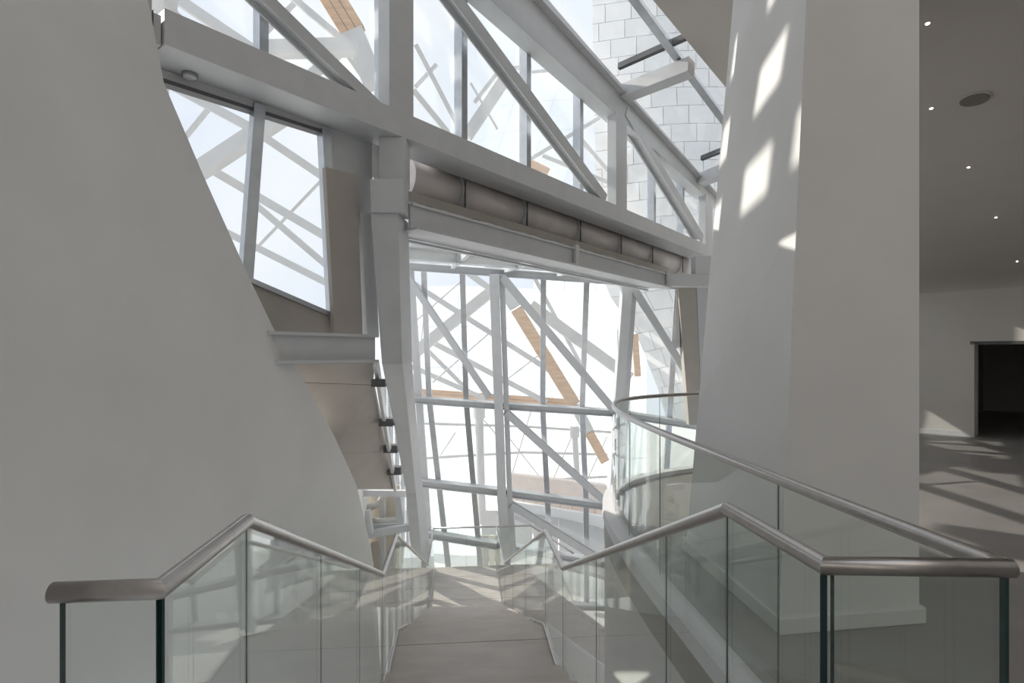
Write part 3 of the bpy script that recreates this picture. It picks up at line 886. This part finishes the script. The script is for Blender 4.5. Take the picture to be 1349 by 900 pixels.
# last flight turns right
TB, TDp, B3 = 0.23, 0.18, SW + 0.9
for k in range(10):
    b0 = B3 + TB * k
    slab('step', 11.6, 14.2, b0 - 0.02, b0 + TB + 0.01, Z3 - TDp * (k + 1), 0.22)
for a_, dv_ in ((11.58, -1), (14.22, 1)):
    e_ = TDp * 10
    prism('stringer', [sp(a_, B3 - 0.04, Z3 + 0.05), sp(a_, B3 + TB * 10, Z3 + 0.05 - e_), sp(a_, B3 + TB * 10, Z3 - 0.03 - e_), sp(a_, B3 - 0.04, Z3 - 0.03)], SS * (0.06 * dv_), M['curb'], st)
    prism('side_wall', [sp(a_, B3 - 0.04, Z3 - 0.03), sp(a_, B3 + TB * 10, Z3 - 0.03 - e_), sp(a_, B3 + TB * 10, -7), sp(a_, B3 - 0.04, -7)], SS * (0.05 * dv_), M['plaster'], st)

# ------------------------------------------------------------------ glass balustrades
GT = 0.020
GM = [M['glass'], M['edge']]
RR_ = 0.024
def gpanel(parent, p, q, zp0, zp1, zq0, zq1, gap=0.002, e0=False, e1=False):
    """upright glass sheet between plan points p,q with own bottom/top heights"""
    d = (q - p); d.z = 0
    dn = d.normalized()
    s = Vector((-dn.y, dn.x, 0)) * GT
    p = p + dn * gap; q = q - dn * gap
    poly = [Vector((p.x, p.y, zp0)), Vector((q.x, q.y, zq0)), Vector((q.x, q.y, zq1)), Vector((p.x, p.y, zp1))]
    poly = [v - s / 2 for v in poly]
    A = poly; B = [v + s for v in poly]
    fcs = [(3, 2, 1, 0), (4, 5, 6, 7), (0, 1, 5, 4), (1, 2, 6, 5), (2, 3, 7, 6), (3, 0, 4, 7)]
    o = mk('glass_panel', A + B, fcs, M['glass'], parent, mats=GM, fm=[0, 0, 1, 1 if e1 else 0, 1, 1 if e0 else 0])
    if not e1:      # hairline silicone joint at the far end of the sheet
        m_ = q + s * 0.0
        hexa('joint_seal', [Vector((m_.x, m_.y, zq0)) + dn * a_ + s * b_ + Vector((0, 0, c_)) for c_ in (0, zq1 - zq0) for a_, b_ in ((0, -.1), (0.004, -.1), (0.004, .1), (0, .1))], M['edge'], o)
    return o
def profile(a):   # floor level along the stair
    if a <= A1: return 0.0
    if a <= A2: return Z2 * (a - A1) / (A2 - A1)
    if a <= A3: return Z2
    if a <= A4: return Z2 + (Z3 - Z2) * (a - A3) / (A4 - A3)
    return Z3
def stair_bal(b, name_label, cuts, tail):
    th = thing('glass_balustrade', sp(A2, b, Z2), name_label, 'balustrade')
    pts = [sp(a, b, profile(a) + RH) for a in (A0, A1, A2, A3, A4, A5)]
    tube('handrail', tail + pts, RR_, M['stainless'], th, sharp=True)
    for c0, c1 in zip(cuts[:-1], cuts[1:]):
        z0, z1 = profile(c0), profile(c1)
        gpanel(th, sp(c0, b, 0), sp(c1, b, 0), z0 - 0.12, z0 + RH - 0.018, z1 - 0.12, z1 + RH - 0.018, e0=c0 == A0)
    for c0, c1 in zip((A0, A1, A2, A3, A4), (A1, A2, A3, A4, A5)):
        bin_ = b - math.copysign(0.022, b)
        p, q = sp(c0, bin_, profile(c0) - 0.0), sp(c1, bin_, profile(c1) - 0.0)
        bar('base_channel', p, q, 0.018, 0.05, (0, 0, 1), M['stainless'], th)
    return th
cutsL = [A0, A1, 2.95, 4.05, A2, A3, 8.3, 10.3, A4, 13.6, A5]
cutsR = [A0, A1, 2.55, 3.9, A2, A3, 8.3, 10.3, A4, 13.6, A5]
# left: return toward the white wall
lt = [sp(A0, -HW - 0.235, RH)]
bl = stair_bal(-HW, 'glass stair balustrade with stainless handrail beside the white wall', cutsL, lt)
gpanel(bl, sp(A0, -HW - 0.215, 0), sp(A0, -HW, 0), -0.25, RH - 0.018, -0.25, RH - 0.018, e0=True, e1=True)
rc = Vector((CURVE[0][0], CURVE[0][1], RH))
br_ = stair_bal(HW, 'glass stair balustrade with stainless handrail beside the curved floor edge', cutsR, [rc + (rc - sp(A0, HW, RH)).normalized() * 0.012])
# cross rail at the end of the lower landing
bx_ = thing('glass_balustrade', sp(A5, 0, Z3), 'short glass balustrade closing the lowest stair landing', 'balustrade')
tube('handrail', [sp(A5, -HW, Z3 + RH), sp(A5, HW + 0.9, Z3 + RH), sp(A5 - 0.2, HW + 2.0, Z3 + RH - 0.7)], RR_, M['stainless'], bx_, sharp=True)
gpanel(bx_, sp(A5, -HW, 0), sp(A5, 0.02, 0), Z3 - 0.1, Z3 + RH - 0.02, Z3 - 0.1, Z3 + RH - 0.02)
gpanel(bx_, sp(A5, 0.02, 0), sp(A5, HW + 0.9, 0), Z3 - 0.1, Z3 + RH - 0.02, Z3 - 0.1, Z3 + RH - 0.02)
# curved balustrade of the upper floor
cbal = thing('curved_balustrade', (1.0, 5.0, 0), 'curving glass balustrade with stainless handrail around the floor edge', 'balustrade')
far = [Vector((p.x, p.y, RH)) for p in CV]
st0 = sp(A0, HW, RH)
tube('handrail', far, RR_, M['stainless'], cbal)
gpanel(cbal, sp(A0, HW + 0.02, 0), Vector((rc.x - 0.01, rc.y, 0)), -0.25, RH - 0.018, -0.25, RH - 0.018, e0=True, e1=True)
# handrail end stub beyond the corner
seg = [0, 10, 20, 26, 32, 38, 44, 50, 56, 60, len(CV) - 1]
for a, b in zip(seg[:-1], seg[1:]):
    P = CV[a:b + 1]
    o1, o2 = offs(P, GT / 2), offs(P, -GT / 2)
    V, Fc, fm = [], [], []
    k = len(P)
    for x_, y_ in zip(o1, o2):
        V += [Vector((x_.x, x_.y, 0.04)), Vector((x_.x, x_.y, RH - 0.018)), Vector((y_.x, y_.y, RH - 0.018)), Vector((y_.x, y_.y, 0.04))]
    d0 = (P[1] - P[0]).normalized() * 0.004
    for i in range(4): V[i] += d0; V[4 * k - 1 - i] -= d0
    for i in range(k - 1):
        for j in range(4):
            Fc.append((4 * i + j, 4 * i + (j + 1) % 4, 4 * i + 4 + (j + 1) % 4, 4 * i + 4 + j)); fm.append(0 if j in (0, 2) else 1)
    Fc += [(3, 2, 1, 0), (4 * k - 4, 4 * k - 3, 4 * k - 2, 4 * k - 1)]; fm += [1 if a == 0 else 0, 0]
    o = mk('glass_panel', V, Fc, M['glass'], cbal, mats=GM, fm=fm)
    e_ = P[-1]; dn = (P[-1] - P[-2]).normalized(); s_ = Vector((-dn.y, dn.x, 0)) * GT
    hexa('joint_seal', [Vector((e_.x, e_.y, 0.04)) + dn * a_ + s_ * b_ + Vector((0, 0, c_)) for c_ in (0, RH - 0.06) for a_, b_ in ((-0.002, -.12), (0.002, -.12), (0.002, .12), (-0.002, .12))], M['edge'], o)

# ------------------------------------------------------------------ outside
tag(box('terrace', -60, 60, 17.2, 90, -9.4, -9.0, M['terrace']), 'pale terrace paving outside the glass', 'terrace', kind='structure')
xf = thing('sail_framework', at(560, 600, 24), 'white steel lattice of beams and rods outside the glass', 'framework')
def xb(a, b, wpx, Y0_, Y1_=None, m=M['ext'], name='beam', kind='box', parent=None, th=None):
    Y1_ = Y1_ or Y0_
    p, q = at(a[0], a[1], Y0_), at(b[0], b[1], Y1_)
    wd = wpx * (Y0_ + Y1_) / 2 / F_PX
    return bar(name, p, q, wd, th or wd, (0, 1, 0), m, parent or xf, 0, kind)
# seen in the lower facade
xb((520, 486), (660, 374), 14, 23); xb((545, 374), (730, 492), 7, 24.5); xb((540, 482), (640, 526), 6, 25.5); xb((560, 446), (720, 530), 7, 26.3)
xb((560, 458), (620, 518), 5, 27); xb((610, 355), (660, 391), 8, 22); xb((699, 402), (830, 498), 14, 21.2); xb((704, 366), (768, 486), 5, 25)
xb((607, 371), (535, 434), 2, 24, name='rod', kind='tube'); xb((650, 434), (570, 504), 2, 25, name='rod', kind='tube'); xb((720, 460), (660, 506), 2, 25.5, name='rod', kind='tube')
xb((560, 400), (548, 520), 1.5, 27, name='rod', kind='tube')
for (a, b) in (((556, 558), (690, 562)), ((690, 562), (812, 570)), ((556, 604), (690, 596)), ((690, 596), (800, 599)), ((690, 634), (800, 628))):
    xb(a, b, 3, 29, name='beam')
for (a, b) in (((556, 540), (548, 590)), ((700, 540), (670, 640)), ((665, 570), (720, 640)), ((760, 560), (725, 640)), ((600, 570), (580, 600)), ((630, 545), (660, 580)), ((800, 575), (770, 640))):
    xb(a, b, 1.6, 28.5, name='rod', kind='tube')
for (u, v0, v1, wpx, Y) in ((631, 545, 690, 11, 26), (757, 570, 640, 8, 28)):
    xb((u, v0), (u + 4, v1), wpx, Y, name='tube_column', kind='tube')
    xb((u, v0 - 8), (u, v0 + 6), wpx + 5, Y, name='tube_head', kind='tube')
# seen in the upper-left windows
xb((200, -24), (345, 74), 13, 15); xb((340, 66), (470, 62), 18, 16.5); xb((392, 0), (345, 48), 5, 18, name='rod'); xb((380, -8), (460, 60), 8, 17.5, name='beam')
xb((445, 70), (395, 112), 11, 18.2); xb((448, 60), (480, 105), 5, 18.6, name='rod')
xb((380, 148), (240, 240), 19, 17); xb((225, 112), (335, 171), 11, 18); xb((281, 136), (240, 186), 5, 19, name='rod'); xb((335, 172), (430, 236), 10, 18.6)
xb((262, 214), (440, 318), 11, 18); xb((330, 264), (440, 358), 8, 19.4); xb((425, 236), (320, 346), 3, 20, name='rod'); xb((290, 302), (445, 380), 9, 19)
# behind the truss
xb((548, 60), (605, 170), 6, 20); xb((545, 120), (590, 175), 7, 21); xb((547, 115), (575, 85), 4, 22, name='rod')
xb((615, 180), (668, 100), 13, 19); xb((625, 135), (660, 90), 4, 20, name='rod'); xb((650, 92), (700, 88), 4, 20.5)
xb((690, 215), (790, 155), 4, 23); xb((715, 205), (800, 240), 4, 24); xb((758, 175), (800, 225), 5, 25); xb((620, 110), (655, 170), 3, 20.4, name='rod')
xb((700, 95), (760, 90), 3, 24); 
# added beams out of view, spaced to break the sun into patches on the column
LC0 = Vector((1.65, 4.0, 3.1)) + SUN_DIR * 11.0
sx = Vector((0.51, 0.86, 0)).normalized(); sy = sx.cross(SUN_FROM)
for k in range(-3, 4):
    c = LC0 + sx * (0.60 * k + 0.16)
    bar('beam', c - sy * 2.2 + sx * 0.3, c + sy * 2.2 - sx * 0.3, 0.26, 0.2, SUN_FROM, M['ext'], xf)
    c = LC0 + sy * (0.60 * k)
    bar('beam', c - sx * 2.2 + sy * 0.9, c + sx * 2.2 - sy * 0.9, 0.30, 0.2, SUN_FROM, M['ext'], xf)
# added screen, unseen behind the curved wall, blocking sun through the slanting window
scrn = thing('added_sun_screen', Vector((-1.9, 5.0, 2.3)) + SUN_DIR * 8, 'added white panel screen, unseen outside, blocking sun from the slanting window', kind='structure')
sc_ = Vector((-1.9, 5.0, 2.55)) + SUN_DIR * 8
for i_ in range(4):
    for j_ in range(3):
        x0_, x1_ = -1.9 + 0.95 * i_, -1.9 + 0.95 * (i_ + 1) - 0.01
        z0_, z1_ = -1.5 + 0.9 * j_, -1.5 + 0.9 * (j_ + 1) - 0.01
        prism('panel', [sc_ + sx * x0_ + Vector((0, 0, z0_)), sc_ + sx * x1_ + Vector((0, 0, z0_)), sc_ + sx * x1_ + Vector((0, 0, z1_)), sc_ + sx * x0_ + Vector((0, 0, z1_))], (-0.17, 0.1, 0), M['tile'], scrn)
# timber beams
def timber(a, b, wpx, Y0_, Y1_, label, nb=1):
    p, q = at(a[0], a[1], Y0_), at(b[0], b[1], Y1_)
    t = thing('timber_beam', q, label, 'timber beam', None)
    wd = wpx * (Y0_ + Y1_) / 2 / F_PX
    _, s, n_ = frame_of(q - p, (0, 1, 0))
    for k in range(nb):
        o = s * (wd * ((k + 0.5) / nb - 0.5))
        bar('plank', p + o, q + o, wd / nb * 0.94, wd * 0.5, (0, 1, 0), M['wood'], t)
    return t
t1 = timber((425, -24), (467, 45), 32, 17.8, 18.0, 'short larch timber beam of three planks outside above the big beam', 3)
xb((467, 46), (494, 112), 27, 18.0, m=M['ext'], name='steel_shoe', parent=t1)
t2 = timber((680, 407), (757, 533), 17, 20.4, 20.6, 'long slanting larch timber beam outside the lower facade', 1)
xb((662, 377), (679, 405), 17, 20.4, m=M['ext'], name='steel_shoe', parent=t2)
t3 = timber((776, 570), (797, 608), 13, 20.6, 20.8, 'short larch timber beam end beside the curved floor edge')
xb((758, 535), (775, 568), 14, 20.5, m=M['ext'], name='steel_shoe', parent=t3)
timber((530, 516), (760, 532), 11, 27.5, 27.5, 'level larch timber beam far behind the lower facade', 2)
timber((690, 252 - 40), (722, 228), 12, 24, 24, 'pale larch timber end behind the truss diagonal')
timber((836, 440), (840, 496), 9, 21.5, 21.5, 'larch timber strip beside the panelled white tower')

# white fibre-concrete panelled tower
tw = thing('panelled_tower', at(860, 520, 25), 'white tower clad in fibre concrete panels beyond the rooflight', 'tower')
def tower_u(v):
    pts = [(-120, 779), (120, 781), (290, 787), (380, 796), (440, 838), (510, 866), (560, 880)]
    for (v0, a), (v1, b) in zip(pts[:-1], pts[1:]):
        if v <= v1: return a + (b - a) * (v - v0) / (v1 - v0)
    return pts[-1][1]
def tpt(f, v, back=0.0):
    uL = tower_u(v); uR = 985
    u = uL + (uR - uL) * f
    Y = 23.0 + 3.0 * (1 - f) ** 2 + 0.004 * max(0, 300 - v)
    sl = -14 * math.sin(f * 2.2)          # rows climb slightly to the right
    return at(u, v + sl, Y + back)
rowsv = list(range(-112, 546, 24))
NC = 6
V, Fc = [], []
for v in rowsv + [rowsv[-1] + 24]:
    for k in range(NC + 1): V.append(tpt(k / NC, v, 0.035))
for j in range(len(rowsv)):
    for k in range(NC):
        a = j * (NC + 1) + k
        Fc.append((a, a + 1, a + NC + 2, a + NC + 1))
mk('backing', V, Fc, M['joint'], tw)
for j, v in enumerate(rowsv):
    shift = [0, 0.5, 0.25, 0.7][j % 4]
    edges = [0] + [(k + shift) / NC for k in range(NC + 1) if 0.02 < (k + shift) / NC < 0.99] + [1]
    for f0, f1 in zip(edges[:-1], edges[1:]):
        gu, gv = 0.002, 0.32
        q = [tpt(f0 + gu, v + 24 - gv), tpt(f1 - gu, v + 24 - gv), tpt(f1 - gu, v + gv), tpt(f0 + gu, v + gv)]
        prism('panel', q, (0, 0.03, 0), M['tile'], tw)

# translucent glass sail with seams
sl = thing('glass_sail', at(690, 690, 31), 'great white fritted glass sail bulging outside the lower facade', 'sail')
def spt(i, j):
    u = 480 + 62 * i; v = 380 + 54 * j
    Y = 32 - 2.2 * math.sin(math.pi * (i + 0.5) / 6) 
    return at(u, v - 10 * math.sin(i * 0.9) * (1 if j > 2 else 0.4), Y)
for i in range(6):
    for j in range(7):
        a, b, c, d = spt(i, j + 1), spt(i + 1, j + 1), spt(i + 1, j), spt(i, j)
        g = 0.012
        prism('sail_panel', [a.lerp(c, g), b.lerp(d, g), c.lerp(a, g), d.lerp(b, g)], (0, 0.04, 0), M['sail'], sl)
# nearer sail behind the right bays
s2 = thing('glass_sail', at(770, 520, 27), 'pale glass sail with level seams beside the panelled tower', 'sail')
for j, (va, vb) in enumerate(((352, 380), (380, 414), (414, 446), (446, 478), (478, 512))):
    for i in range(3):
        u0_, u1_ = 702 + 42 * i, 702 + 42 * (i + 1)
        prism('sail_panel', [at(u0_ + 1, vb - 1 + (u0_ - 702) * 0.22, 27), at(u1_ - 1, vb - 1 + (u1_ - 702) * 0.22, 27), at(u1_ - 1, va + 1 + (u1_ - 702) * 0.22, 27.6), at(u0_ + 1, va + 1 + (u0_ - 702) * 0.22, 27.6)], (0, 0.05, 0), M['sail'], s2)
# upper sail behind the truss
s3 = thing('glass_sail', at(690, 220, 27), 'white glass sail rising behind the truss diagonals', 'sail')
cr = [(668, 118, 640), (700, 95, 612), (760, 95, 590), (800, 110, 590)]
for j in range(4):
    for i in range(3):
        def q3(ii, jj):
            u = 640 + 52 * ii - 14 * jj; v = 104 + 40 * jj - 10 * ii + 8 * abs(ii - 1)
            return at(u, v, 27 - 0.6 * ii)
        a, b, c, d = q3(i, j + 1), q3(i + 1, j + 1), q3(i + 1, j), q3(i, j)
        prism('sail_panel', [a.lerp(c, .02), b.lerp(d, .02), c.lerp(a, .02), d.lerp(b, .02)], (0, 0.05, 0), M['sail'], s3)
# low buildings on the terrace
g1 = thing('low_roof', at(715, 720, 24), 'grey curved low roof on the terrace beyond the facade', 'roof')
def rp_(u, v, Y): return at(u, v, Y)
N1 = 5
for k in range(N1):
    u0_, u1_ = 634 + 34 * k, 634 + 34 * (k + 1)
    f = lambda u: 672 + (u - 634) * 0.16 + 6 * math.sin((u - 634) / 170 * math.pi) * -1
    prism('roof_sheet', [at(u0_ + 0.6, f(u0_) + 62, 22), at(u1_ - 0.6, f(u1_) + 62, 22), at(u1_ - 0.6, f(u1_), 25.5), at(u0_ + 0.6, f(u0_), 25.5)], (0, 0, -0.15), M['extgrey'], g1)
prism('white_parapet', [at(668, 678, 25.6), at(800, 700, 25.6), at(800, 682, 25.6), at(668, 660, 25.6)], (0, 0.3, 0), M['tile'], g1)
g2 = thing('pavilion', at(730, 690, 27), 'low pinkish pavilion wall behind the grey roof', 'building')
prism('wall', [at(672, 700, 27), at(800, 715, 27), at(800, 640, 27), at(672, 625, 27)], (0, 0.5, 0), mat('rose_render', (0.70, 0.60, 0.54), 0.8), g2)
for u in (690, 706, 722, 738, 754, 770, 784):
    xb((u, 655), (u, 682), 1.6, 26.8, m=M['wood'], name='bar', parent=g2)
g3 = thing('glass_lobby', at(640, 750, 19), 'beige lobby box seen under the lowest transom', 'lobby')
for k, u in enumerate((628, 636, 644, 652)):
    p = at(u, 0, 19)
    box('door_leaf', at(u + 0.5, 0, 19).x, at(u + 7.5, 0, 19).x, 19, 19.1, at(0, 775, 19).z, at(0, 706, 19).z, [M['beige'], M['tan']][k % 2], g3)
